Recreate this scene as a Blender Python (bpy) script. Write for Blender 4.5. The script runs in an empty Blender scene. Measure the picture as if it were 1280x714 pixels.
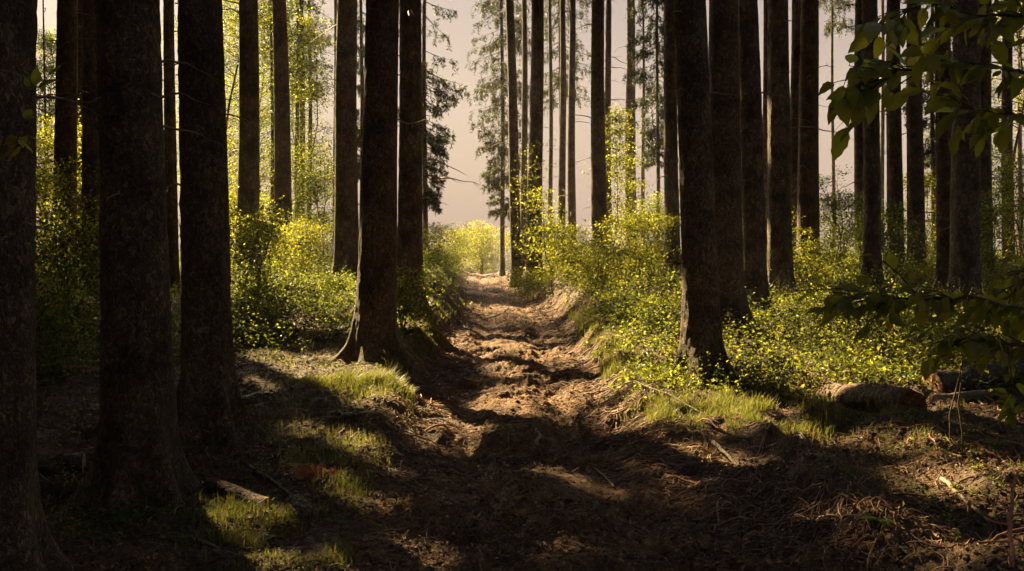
import bpy, math, random
import numpy as np
R = math.radians
rng = np.random.default_rng(11)
random.seed(5)
scene = bpy.context.scene
col = scene.collection
F = 1244.0          # focal length of the photograph in its own pixels
HZ = 310.0          # eye level in the photograph
EYE = 1.6
HAZE = .00045
SUN_AZ, SUN_EL = R(33), R(33)      # to the left of straight ahead
SUN = np.array([-math.sin(SUN_AZ)*math.cos(SUN_EL), math.cos(SUN_AZ)*math.cos(SUN_EL), math.sin(SUN_EL)])

# ------------------------------------------------------------------ noise
def _hash(ix, iy, s):
    n = (ix.astype(np.int64)*374761393 + iy.astype(np.int64)*668265263 + s*1274126177) & 0x7fffffff
    n = ((n ^ (n >> 13))*1274126177) & 0x7fffffff
    n = (n ^ (n >> 16)) & 0xffff
    return n/65535.0
def noise(x, y, s=0):
    x = np.asarray(x, float); y = np.asarray(y, float)
    ix = np.floor(x); iy = np.floor(y)
    fx = x-ix; fy = y-iy
    fx = fx*fx*fx*(fx*(fx*6-15)+10); fy = fy*fy*fy*(fy*(fy*6-15)+10)
    a = _hash(ix, iy, s); b = _hash(ix+1, iy, s); c = _hash(ix, iy+1, s); d = _hash(ix+1, iy+1, s)
    return (a*(1-fx)+b*fx)*(1-fy) + (c*(1-fx)+d*fx)*fy - .5
def fbm(x, y, o=4, s=0):
    t = 0; a = 1
    for k in range(o):
        t = t + a*noise(x*2**k+k*17.3, y*2**k-k*9.1, s+k); a *= .5
    return t
def ridge(x, y, s=0):
    return 1-np.abs(noise(x, y, s)*2)*2
def sstep(t):
    t = np.clip(t, 0, 1); return t*t*(3-2*t)

# ------------------------------------------------------------------ terrain
def edges(Y):
    xr = np.interp(Y, [0, 5, 6.2, 7.5, 10, 19, 27, 33, 45, 70], [1.7, 1.5, 1.15, .86, .78, .88, .34, .08, .05, 0])
    xl = np.interp(Y, [0, 5, 8, 10, 20, 30, 45, 70], [-.75, -.65, -.68, -.85, -.85, -1.3, -1.9, -2.4])
    return xl, xr
def pathness(X, Y):
    xl, xr = edges(Y)
    w = .12*noise(X*.2, Y*.9, 3) + .10*noise(X*1.3, Y*2.1, 4)
    bw = .45 + .25*noise(X*.3, Y*.7, 8) + np.clip(.035*(Y-12), 0, .7)
    d = np.maximum(xl-X, X-xr) + w
    return 1-sstep(d/bw)
def base_height(X, Y):
    p = pathness(X, Y)
    pz = np.interp(Y, [-30, 4, 40, 48, 75, 250, 700], [0, 0, .33, .33, -.9, -4, -6])
    vz = np.interp(Y, [-30, 6, 8.2, 9.3, 14, 20, 27, 44, 60, 250, 700], [.04, .06, .2, .3, .52, .8, 1.08, 1.15, .7, -3, -6])
    vz = vz + .16*sstep((X-1.2)/.8)*sstep((9.0-Y)/2.5) + .25*noise(X*.13, Y*.13, 21)*sstep((np.abs(X)-2)/4)
    return pz*p + vz*(1-p), p
def height(X, Y, fine=True):
    X = np.asarray(X, float); Y = np.asarray(Y, float)
    z, p = base_height(X, Y)
    near = sstep((30-Y)/20)
    xl, xr = edges(Y)
    c = (xl+xr)/2
    z = z - .07*p*np.exp(-((X-c-.45)/.18)**2) - .06*p*np.exp(-((X-c+.42)/.17)**2) + .02*p
    z = z + (.10-.05*p)*fbm(X*1.1, Y*1.1, 3, 31)*(.4+.6*near)
    mess = sstep((X-1.0)/.6)*sstep((9.3-Y)/1.2)          # churned heap on the right
    z = z + mess*(.10*ridge(X*1.3+.4*noise(X, Y, 5), Y*1.6, 41)+.06*fbm(X*3.3, Y*3.6, 3, 42) - .03)
    if fine:
        fine_n = sstep((62-Y)/20)
        z = z + near*(.016*ridge(X*3.1+noise(X*2, Y*2, 6), Y*2.6, 51)*(.4+p*.6))
        z = z + fine_n*(.055+.03*p)*(fbm(X*4+3*noise(X*3, Y*3, 2), Y*4.5, 4, 61)*(.45+.9*sstep(noise(X*.9, Y*.9, 62)*2+.5)))
        z = z + fine_n*(.022*ridge(X*11+2*noise(X*5, Y*5, 3), Y*12, 71)+.012*ridge(X*24+2*noise(X*9, Y*9, 13), Y*21, 73))*sstep(noise(X*1.9, Y*1.9, 72)*2.4+.75)
    return z
def point(px, Y, dz=0.0):
    X = (px-640)/F*Y
    return np.array([X, Y, float(height(X, Y, False))+dz])
def ground_at(px, py):
    lo = None
    for Y in np.arange(3.0, 60, .02):
        X = (px-640)/F*Y
        if float(height(X, Y, False)) >= EYE-(py-HZ)/F*Y:
            return np.array([X, Y, float(height(X, Y, False))])
    return np.array([(px-640)/F*50, 50, 0.5])
def space(px, py, Y):
    return np.array([(px-640)/F*Y, Y, EYE-(py-HZ)/F*Y])

# ------------------------------------------------------------------ mesh building
class MB:
    def __init__(s): s.v = []; s.f = []; s.n = 0
    def add(s, v, f):
        v = np.asarray(v, float).reshape(-1, 3); f = np.asarray(f, int)
        if len(v) == 0 or len(f) == 0: return
        s.v.append(v); s.f.append(f+s.n); s.n += len(v)
    def mesh(s, name, mat, smooth=False):
        me = bpy.data.meshes.new(name)
        v = np.concatenate(s.v)
        me.vertices.add(len(v)); me.vertices.foreach_set('co', v.ravel().astype(np.float32))
        li = np.concatenate([f.ravel() for f in s.f])
        lt = np.concatenate([np.full(len(f), f.shape[1]) for f in s.f])
        ls = np.concatenate([[0], np.cumsum(lt)[:-1]])
        me.loops.add(len(li)); me.loops.foreach_set('vertex_index', li.astype(np.int32))
        me.polygons.add(len(lt)); me.polygons.foreach_set('loop_start', ls.astype(np.int32))
        me.polygons.foreach_set('use_smooth', np.full(len(lt), smooth))
        me.update(calc_edges=True)
        me.materials.append(mat)
        return me
    def build(s, name, mat, parent=None, smooth=False, loc=None):
        o = bpy.data.objects.new(name, s.mesh(name, mat, smooth)); col.objects.link(o)
        if parent is not None: o.parent = parent
        if loc is not None: o.location = loc
        return o
def tube(mb, pts, rad, n=6, cap=True):
    pts = np.asarray(pts, float); k = len(pts)
    rad = np.broadcast_to(np.asarray(rad, float), (k,))
    t = np.gradient(pts, axis=0); t /= np.linalg.norm(t, axis=1)[:, None]+1e-9
    m = t.mean(0); ref = np.array([0, 0, 1.]) if abs(m[2]) < .8*np.linalg.norm(m) else np.array([1., 0, 0])
    a = np.cross(t, ref); a /= np.linalg.norm(a, axis=1)[:, None]+1e-9
    b = np.cross(t, a)
    th = np.arange(n)*2*math.pi/n
    v = pts[:, None]+rad[:, None, None]*(np.cos(th)[None, :, None]*a[:, None]+np.sin(th)[None, :, None]*b[:, None])
    i = np.arange(k-1)[:, None]*n; j = np.arange(n)[None]; j2 = (j+1) % n
    f = np.stack([i+j, i+j2, i+n+j2, i+n+j], -1).reshape(-1, 4)
    mb.add(v.reshape(-1, 3), f)
    if cap:
        for e, o in ((0, 1), (k-1, -1)):
            w = np.concatenate([v[e], pts[e][None]])
            mb.add(w, [[q, (q+1) % n, n][::o] for q in range(n)])
def unit(v): return v/(np.linalg.norm(v, axis=-1, keepdims=True)+1e-9)
def leaves(mb, P, D, N, L, W, fold=.25):
    """rhombic folded leaves: base P, direction D, normal N, length L, width W (arrays)"""
    D = unit(D); S = unit(np.cross(D, N)); N = np.cross(S, D)
    L = np.asarray(L)[:, None]; W = np.asarray(W)[:, None]
    v = np.stack([P, P+D*L*.45+S*W*.5+N*W*fold, P+D*L, P+D*L*.45-S*W*.5+N*W*fold], 1)
    n = len(P); i = np.arange(n)[:, None]*4
    mb.add(v.reshape(-1, 3), np.concatenate([i+np.array([[0, 1, 2]]), i+np.array([[0, 2, 3]])]))
def strips(mb, P, D, N, L, W):
    D = unit(D); S = unit(np.cross(D, N)); L = np.asarray(L)[:, None]; W = np.asarray(W)[:, None]
    v = np.stack([P-S*W*.5, P+S*W*.5, P+D*L+S*W*.35, P+D*L-S*W*.35], 1)
    mb.add(v.reshape(-1, 3), np.arange(len(P)*4).reshape(-1, 4))
def rvec(n): return unit(rng.normal(size=(n, 3)))

def tag(o, label=None, cat=None, group=None, kind=None):
    if label: o['label'] = label
    if cat: o['category'] = cat
    if group: o['group'] = group
    if kind: o['kind'] = kind
    return o
def thing(name, loc, label, cat, group=None):
    o = bpy.data.objects.new(name, None); col.objects.link(o); o.location = [float(c) for c in loc]
    o.empty_display_size = .2
    return tag(o, label, cat, group)

# ------------------------------------------------------------------ materials
def mat(name):
    m = bpy.data.materials.new(name); m.use_nodes = True
    nt = m.node_tree; nt.nodes.clear()
    return m, nt, lambda t, **k: _node(nt, t, **k)
def _node(nt, t, **k):
    n = nt.nodes.new(t)
    for a, b in k.items():
        if a in n.inputs: n.inputs[a].default_value = b
        else: setattr(n, a, b)
    return n
def ramp(nt, src, stops):
    r = nt.nodes.new('ShaderNodeValToRGB')
    e = r.color_ramp.elements
    while len(e) < len(stops): e.new(.5)
    for q, (p, c) in zip(e, stops): q.position = p; q.color = (*c, 1)
    nt.links.new(src, r.inputs[0]); return r.outputs[0]
def mathn(nt, op, a, b=None):
    n = nt.nodes.new('ShaderNodeMath'); n.operation = op
    for k, x in ((0, a), (1, b)):
        if x is None: continue
        if isinstance(x, (int, float)): n.inputs[k].default_value = x
        else: nt.links.new(x, n.inputs[k])
    return n.outputs[0]
def mixc(nt, f, a, b):
    n = nt.nodes.new('ShaderNodeMix'); n.data_type = 'RGBA'
    for s, x in ((n.inputs[0], f), (n.inputs[6], a), (n.inputs[7], b)):
        if isinstance(x, (int, float)): s.default_value = x
        elif isinstance(x, tuple): s.default_value = (*x, 1)
        else: nt.links.new(x, s)
    return n.outputs[2]

def leaf_mat(name, cols, tcols, trans=.5, rough=.5, spec=.18):
    m, nt, N = mat(name)
    g = N('ShaderNodeNewGeometry')
    rnd = g.outputs['Random Per Island']
    c = ramp(nt, rnd, [(i/(len(cols)-1), q) for i, q in enumerate(cols)])
    t = ramp(nt, rnd, [(i/(len(tcols)-1), q) for i, q in enumerate(tcols)])
    p = N('ShaderNodeBsdfPrincipled', Roughness=rough); p.inputs['Specular IOR Level'].default_value = spec
    nt.links.new(c, p.inputs['Base Color'])
    tr = N('ShaderNodeBsdfTranslucent'); nt.links.new(t, tr.inputs['Color'])
    mx = N('ShaderNodeMixShader'); mx.inputs[0].default_value = trans
    nt.links.new(p.outputs[0], mx.inputs[1]); nt.links.new(tr.outputs[0], mx.inputs[2])
    o = N('ShaderNodeOutputMaterial'); nt.links.new(mx.outputs[0], o.inputs[0])
    return m
def bark_mat(name, dark, mid, light, scale=38, bump=.9, stretch=.5, moss=0.0):
    m, nt, N = mat(name)
    tc = N('ShaderNodeTexCoord'); mp = N('ShaderNodeMapping'); mp.inputs['Scale'].default_value = (1, 1, stretch)
    inf = N('ShaderNodeObjectInfo')
    off = N('ShaderNodeVectorMath', operation='ADD')
    sc = mathn(nt, 'MULTIPLY', inf.outputs['Random'], 40)
    nt.links.new(tc.outputs['Object'], off.inputs[0]); nt.links.new(sc, off.inputs[1])
    wn = N('ShaderNodeTexNoise', Scale=16.0, Detail=5.0)
    nt.links.new(off.outputs[0], wn.inputs['Vector'])
    wa = N('ShaderNodeVectorMath', operation='MULTIPLY_ADD'); wa.inputs[1].default_value = (.11, .11, .16)
    nt.links.new(wn.outputs['Color'], wa.inputs[0]); nt.links.new(off.outputs[0], wa.inputs[2])
    nt.links.new(wa.outputs[0], mp.inputs[0])
    vo = N('ShaderNodeTexVoronoi', feature='DISTANCE_TO_EDGE', Scale=scale)
    nt.links.new(mp.outputs[0], vo.inputs['Vector'])
    v2 = N('ShaderNodeTexVoronoi', Scale=scale); nt.links.new(mp.outputs[0], v2.inputs['Vector'])
    n1 = N('ShaderNodeTexNoise', Scale=scale*2.2, Detail=6.0, Roughness=.65); nt.links.new(mp.outputs[0], n1.inputs['Vector'])
    n2 = N('ShaderNodeTexNoise', Scale=3.1, Detail=7.0); nt.links.new(off.outputs[0], n2.inputs['Vector'])
    crack = ramp(nt, vo.outputs['Distance'], [(0, (0, 0, 0)), (.22, (1, 1, 1))])
    sep = N('ShaderNodeSeparateColor'); nt.links.new(v2.outputs['Color'], sep.inputs[0])
    val = mathn(nt, 'ADD', mathn(nt, 'MULTIPLY', sep.outputs[0], .30), mathn(nt, 'MULTIPLY', n1.outputs[0], .9))
    base = ramp(nt, val, [(.38, dark), (.60, mid), (.82, light)])
    base = mixc(nt, mathn(nt, 'ADD', mathn(nt, 'MULTIPLY', crack, .55), .45), tuple(c*.55 for c in dark), base)
    blot = ramp(nt, n2.outputs[0], [(.36, (.50, .47, .44)), (.50, (.95, .92, .88)), (.66, (1.25, 1.28, 1.12))])
    mu = N('ShaderNodeMix', data_type='RGBA', blend_type='MULTIPLY'); mu.inputs[0].default_value = 1
    nt.links.new(base, mu.inputs[6]); nt.links.new(blot, mu.inputs[7]); base = mu.outputs[2]
    if moss:
        sx = N('ShaderNodeSeparateXYZ'); nt.links.new(tc.outputs['Object'], sx.inputs[0])
        hz = ramp(nt, sx.outputs[2], [(0, (1, 1, 1)), (.9, (0, 0, 0))])
        n3 = N('ShaderNodeTexNoise', Scale=7.0, Detail=5.0); nt.links.new(off.outputs[0], n3.inputs['Vector'])
        ms = ramp(nt, n3.outputs[0], [(.46, (0, 0, 0)), (.62, (1, 1, 1))])
        base = mixc(nt, mathn(nt, 'MULTIPLY', mathn(nt, 'MULTIPLY', hz, ms), moss), base, (.05, .055, .012))
    h = mathn(nt, 'ADD', mathn(nt, 'MULTIPLY', crack, .6), mathn(nt, 'ADD', mathn(nt, 'MULTIPLY', n1.outputs[0], .5), mathn(nt, 'MULTIPLY', sep.outputs[1], .5)))
    b = N('ShaderNodeBump', Strength=bump, Distance=.02); nt.links.new(h, b.inputs['Height'])
    p = N('ShaderNodeBsdfPrincipled', Roughness=.8); p.inputs['Specular IOR Level'].default_value = .25
    nt.links.new(base, p.inputs['Base Color']); nt.links.new(b.outputs[0], p.inputs['Normal'])
    o = N('ShaderNodeOutputMaterial'); nt.links.new(p.outputs[0], o.inputs[0])
    return m
def island_mat(name, stops, rough=.75, spec=.3):
    m, nt, N = mat(name)
    g = N('ShaderNodeNewGeometry'); c = ramp(nt, g.outputs['Random Per Island'], stops)
    tc = N('ShaderNodeTexCoord'); n = N('ShaderNodeTexNoise', Scale=60.0, Detail=4.0); nt.links.new(tc.outputs['Object'], n.inputs['Vector'])
    k = ramp(nt, n.outputs[0], [(.3, (.6, .6, .6)), (.7, (1.2, 1.2, 1.2))])
    mu = N('ShaderNodeMix', data_type='RGBA', blend_type='MULTIPLY'); mu.inputs[0].default_value = 1
    nt.links.new(c, mu.inputs[6]); nt.links.new(k, mu.inputs[7])
    p = N('ShaderNodeBsdfPrincipled', Roughness=rough); p.inputs['Specular IOR Level'].default_value = spec
    nt.links.new(mu.outputs[2], p.inputs['Base Color'])
    o = N('ShaderNodeOutputMaterial'); nt.links.new(p.outputs[0], o.inputs[0])
    return m

M = {}
M['bark'] = bark_mat('spruce_bark', (.04, .029, .020), (.11, .074, .047), (.28, .195, .125), scale=52, moss=.6)
M['bark_far'] = bark_mat('spruce_bark_far', (.045, .034, .025), (.10, .074, .052), (.20, .15, .105), scale=22, moss=.4)
M['bark_red'] = bark_mat('spruce_bark_reddish', (.05, .027, .018), (.11, .062, .038), (.19, .115, .075), scale=22, moss=.3)
M['stem'] = bark_mat('smooth_bark', (.05, .038, .028), (.10, .078, .058), (.16, .125, .095), scale=60, bump=.3)
M['deadwood'] = island_mat('dead_wood', [(0, (.11, .075, .05)), (1, (.24, .16, .105))])
M['redwood'] = island_mat('reddish_wood', [(0, (.24, .09, .045)), (1, (.36, .15, .08))])
M['redrot'] = island_mat('rotten_red_wood', [(0, (.17, .055, .024)), (1, (.28, .10, .04))])
M['cutwood'] = island_mat('cut_wood', [(0, (.34, .20, .11)), (1, (.42, .25, .14))])
M['needle'] = leaf_mat('spruce_needles', [(.020, .030, .012), (.045, .058, .020), (.07, .075, .024)], [(.03, .04, .01), (.07, .08, .015)], .3, .5)
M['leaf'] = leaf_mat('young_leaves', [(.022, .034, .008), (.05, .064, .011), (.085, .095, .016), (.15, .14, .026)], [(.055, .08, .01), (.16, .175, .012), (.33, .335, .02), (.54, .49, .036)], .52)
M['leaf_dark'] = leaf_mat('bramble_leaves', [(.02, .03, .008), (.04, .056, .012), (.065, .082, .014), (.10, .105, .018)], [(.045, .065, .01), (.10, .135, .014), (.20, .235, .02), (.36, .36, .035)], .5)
M['beech'] = leaf_mat('beech_leaves', [(.055, .075, .014), (.075, .095, .016), (.095, .105, .018)], [(.30, .33, .03), (.42, .42, .035), (.5, .47, .04)], .62, .4)
M['yleaf'] = leaf_mat('yellowing_leaves', [(.12, .10, .014), (.16, .12, .016)], [(.30, .22, .014), (.38, .25, .016)], .5)
M['grass'] = leaf_mat('grass_blades', [(.04, .062, .012), (.07, .095, .016), (.11, .115, .025), (.22, .17, .08)], [(.10, .135, .012), (.17, .20, .016), (.22, .21, .03), (.25, .18, .08)], .45, .5)
M['fern'] = leaf_mat('fern_leaf', [(.05, .075, .016), (.07, .09, .02)], [(.1, .14, .016), (.14, .17, .02)], .4)
M['litter'] = island_mat('forest_litter', [(0, (.03, .017, .010)), (.35, (.085, .045, .022)), (.7, (.18, .088, .036)), (1, (.32, .18, .08))])
M['rootmat'] = island_mat('torn_roots', [(0, (.06, .034, .02)), (.6, (.16, .085, .045)), (1, (.30, .17, .09))])
M['redneedle'] = island_mat('dead_needles', [(0, (.20, .055, .018)), (.6, (.32, .095, .03)), (1, (.38, .15, .05))])

def soil_mat():
    m, nt, N = mat('forest_soil')
    tc = N('ShaderNodeTexCoord'); at = N('ShaderNodeAttribute', attribute_name='worn')
    def nz(s, d=6.0, r=.6):
        n = N('ShaderNodeTexNoise', Scale=s, Detail=d, Roughness=r); nt.links.new(tc.outputs['Object'], n.inputs['Vector']); return n.outputs[0]
    a, b, c = nz(1.6), nz(11), nz(70)
    val = mathn(nt, 'ADD', mathn(nt, 'MULTIPLY', a, .35), mathn(nt, 'ADD', mathn(nt, 'MULTIPLY', b, .4), mathn(nt, 'MULTIPLY', c, .25)))
    pathc = ramp(nt, val, [(.37, (.034, .018, .010)), (.51, (.115, .058, .025)), (.64, (.29, .152, .056))])
    litc = ramp(nt, val, [(.34, (.025, .017, .011)), (.5, (.07, .043, .025)), (.66, (.14, .082, .042))])
    base = mixc(nt, at.outputs['Fac'], litc, pathc)
    vo = N('ShaderNodeTexVoronoi', Scale=34.0); nt.links.new(tc.outputs['Object'], vo.inputs['Vector'])
    h = mathn(nt, 'ADD', mathn(nt, 'MULTIPLY', b, 1.0), mathn(nt, 'ADD', mathn(nt, 'MULTIPLY', c, .45), mathn(nt, 'MULTIPLY', vo.outputs['Distance'], -.3)))
    bp = N('ShaderNodeBump', Strength=1.0, Distance=.05); nt.links.new(h, bp.inputs['Height'])
    p = N('ShaderNodeBsdfPrincipled', Roughness=.85); p.inputs['Specular IOR Level'].default_value = .2
    nt.links.new(base, p.inputs['Base Color']); nt.links.new(bp.outputs[0], p.inputs['Normal'])
    o = N('ShaderNodeOutputMaterial'); nt.links.new(p.outputs[0], o.inputs[0])
    return m
M['soil'] = soil_mat()

# ------------------------------------------------------------------ ground sheet
def grow(a, step, ratio, end):
    out = [a]
    while abs(out[-1]) < abs(end): out.append(out[-1]+step); step *= ratio
    return out
xs = list(np.arange(-3.6, 4.2, .02))
xs = sorted(grow(-3.62, -.02, 1.10, -240)) + xs + grow(xs[-1]+.02, .02, 1.10, 240)
ys = sorted(grow(3.0, -.2, 1.15, -60))
y = 3.03
while y < 62: ys.append(y); y += .0037*y
ys += grow(y, .5, 1.12, 190)
gx, gy = np.meshgrid(np.array(xs), np.array(ys))
gz = height(gx, gy)
nx, ny = len(xs), len(ys)
mb = MB()
i = (np.arange(ny-1)[:, None]*nx+np.arange(nx-1)[None])
mb.add(np.stack([gx, gy, gz], -1).reshape(-1, 3), np.stack([i, i+1, i+nx+1, i+nx], -1).reshape(-1, 4))
ground = mb.build('ground', M['soil'], smooth=True)
at = ground.data.attributes.new('worn', 'FLOAT', 'POINT')
at.data.foreach_set('value', np.clip(pathness(gx, gy)*1.0+.35*noise(gx*2, gy*2, 9), 0, 1).ravel().astype(np.float32))
tag(ground, kind='structure')

# ------------------------------------------------------------------ holes cut in the crowns so sun lands on chosen patches: (centre, radius)
GAPS = []
def gap(px, py, r, Y=None):
    c = ground_at(px, py) if Y is None else space(px, py, Y)
    GAPS.append((c, r))
for a in [(620, 352, .35), (640, 372, .45), (655, 405, .32), (630, 432, .25), (660, 465, .25), (622, 508, .30), (690, 500, .34), (655, 506, .25),
          (705, 598, -.03), (790, 618, -.05), (880, 628, -.03), (740, 655, -.07),
          (760, 385, 1.3), (830, 440, .8), (720, 430, .5), (812, 512, .3), (905, 505, .3), (930, 520, .36), (1000, 480, .8), (1080, 450, 1.1), (960, 450, .8), (1150, 460, .6), (900, 460, .6),
          (1160, 520, .42), (1230, 545, .34), (1120, 560, .2), (1200, 590, .2), (1270, 590, .2), (1040, 530, .2), (900, 590, .22), (1180, 690, .1),
          (420, 462, .6), (360, 460, .5), (475, 482, .45), (500, 492, .35), (340, 395, .7), (400, 340, 1.0), (520, 505, .3), (430, 375, .5),
          (312, 654, .13), (342, 678, .13), (385, 704, .13), (470, 700, .06), (305, 690, .05),  (65, 700, .12), (40, 620, .12), (860, 590, .1), (445, 555, .0), (470, 635, -.03), (530, 690, -.05), (410, 600, -.03), (600, 625, -.06), (680, 690, -.07), (920, 690, -.05), (1010, 655, -.03), (1180, 690, -.02), (1250, 630, .0), (1080, 600, .0), (60, 700, .0), (240, 700, -.02), (180, 690, -.05), (380, 540, -.03), (480, 590, -.05),  (1080, 520, .3), (1130, 490, .4), (1050, 480, .5), (1000, 520, .25), (760, 360, 1.0), (700, 385, .7), (940, 420, .9), (1020, 400, .9), (790, 460, .5)]:
    gap(*a)
for a in [(75, 240, 1.5, 24), (75, 330, 1.5, 20), (80, 400, 1.0, 15), (290, 120, 1.6, 30), (340, 130, 1.8, 33), (370, 290, 1.6, 26), (390, 110, 1.2, 33), (310, 250, 1.2, 28),
          (650, 220, 1.1, 27), (720, 300, 1.2, 25), (760, 220, 1.0, 27), (790, 260, 1.2, 28), (800, 330, 1.2, 22), (600, 310, 2.5, 55), (700, 330, 1.0, 30),
          (1055, 310, 1.2, 27), (1240, 330, 1.2, 26), (1270, 250, 1.2, 30), (1265, 100, 1.4, 30), (1062, 125, .0, 2.6), (1185, 60, -.04, 2.65), (1120, 378, -.05, 2.55), (1000, 420, .8, 15), (1090, 400, .8, 16), (560, 320, 1.2, 36)]:
    gap(*a)
GC = np.array([g[0] for g in GAPS]); GR = np.array([g[1] for g in GAPS])
SU = np.cross(SUN, [0, 0, 1.]); SU /= np.linalg.norm(SU); SV = np.cross(SU, SUN)
def in_gap(P, more=.18):
    """True where a spray at P would stand between the sun and a sunlit patch"""
    hit = np.zeros(len(P), bool); luck = rng.random(len(P))
    wob = 1+.6*noise(P@SU*1.9, P@SV*1.9, 77)+.5*noise(P@SU*5, P@SV*5, 78)
    for c, r in zip(GC, GR):
        d = P-c; t = d@SUN
        hit |= (t > 1.5) & (luck > (.17 if r > .5 else .02)) & (((d-t[:, None]*SUN)**2).sum(1) < (r*wob+more+(.04 if r < .1 else .10 if r < .14 else 0))**2)
    for z in np.arange(.7, 5.2, .3):            # sprays kept in place to throw shade on the stout right trunk's left flank
        d = P-np.array([1.64, 9.5, z]); t = d@SUN
        hit &= ~((t > 3) & (((d-t[:, None]*SUN)**2).sum(1) < .34**2))
    return hit
def trunk_cost(x, y):
    """how many sunlit patches a trunk standing at x, y would darken"""
    h = SUN[:2]/np.linalg.norm(SUN[:2]); d = np.array([x, y])-GC[:, :2]; t = d@h
    off = np.abs(d[:, 0]*h[1]-d[:, 1]*h[0])
    return float(((t > 0)*(off < .25+GR*.5)/np.clip(GR, .15, 2)).sum())

# ------------------------------------------------------------------ spruces
def trunk_mesh(r, H, near, seed, lx=0.0, ly=0.0, fork=None):
    """r = radius at 2 m; leans lx, ly per metre"""
    n = 84 if near == 2 else (36 if near == 1 else 16)
    dz = .035 if near == 2 else (.09 if near == 1 else .35)
    z = [-.35] if near == 2 else [-1.3, -.7, -.3]
    while z[-1] < H: z.append(z[-1]+(dz if z[-1] < 6.5 else dz*5))
    z = np.array(z); th = np.arange(n)*2*math.pi/n
    Z, T = np.meshgrid(z, th, indexing='ij')
    zz = np.clip(Z, 0, None)
    rad = r*np.clip(1-(zz-2)/(H*1.04), .03, None)
    ph = seed*1.7; k = 5
    lob = .5+.5*np.cos(k*T+ph+.8*np.sin(T*2+seed))
    lob = np.clip(lob+.5*noise(np.cos(T)*2+seed*5, np.sin(T)*2, 14), 0, 1.3)**1.6
    fl = (.45, .8, 1.0)[near]
    rad = rad*(1+fl*((.15+.95*lob)*np.exp(-zz/.17)+.30*lob*np.exp(-zz/.40)+.10*np.exp(-zz/1.0)))
    rad = rad*(1+.035*noise(np.cos(T)*1.3+seed*3, Z*.8+np.sin(T)*1.3, 7)*2)
    if near:
        u = T*r
        per = np.minimum(T, 2*math.pi-T)/.35
        a = .010*fbm(u*22+seed, Z*9, 3, 12)+.004*ridge(u*30+seed, Z*14, 13)-.005
        rad = rad+a*np.clip(per, 0, 1)*(1 if near == 2 else .8)
    cx = lx*Z+.03*np.sin(Z*.5+seed); cy = ly*Z+.03*np.cos(Z*.43+seed)
    v = np.stack([cx+rad*np.cos(T), cy+rad*np.sin(T), Z], -1)
    m = len(z); i = np.arange(m-1)[:, None]*n; j = np.arange(n)[None]; j2 = (j+1) % n
    mb = MB(); mb.add(v.reshape(-1, 3), np.stack([i+j, i+j2, i+n+j2, i+n+j], -1).reshape(-1, 4))
    if fork:
        h, dx, rr = fork
        t = np.linspace(0, 1, 14)[:, None]
        pts = np.concatenate([lx*h+dx*np.sqrt(t)*1.0, ly*h+0*t, h-.35+t*(H-h)*.8], 1)
        tube(mb, pts, rr*np.linspace(1.15, .2, 14), 14)
    return mb
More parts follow.
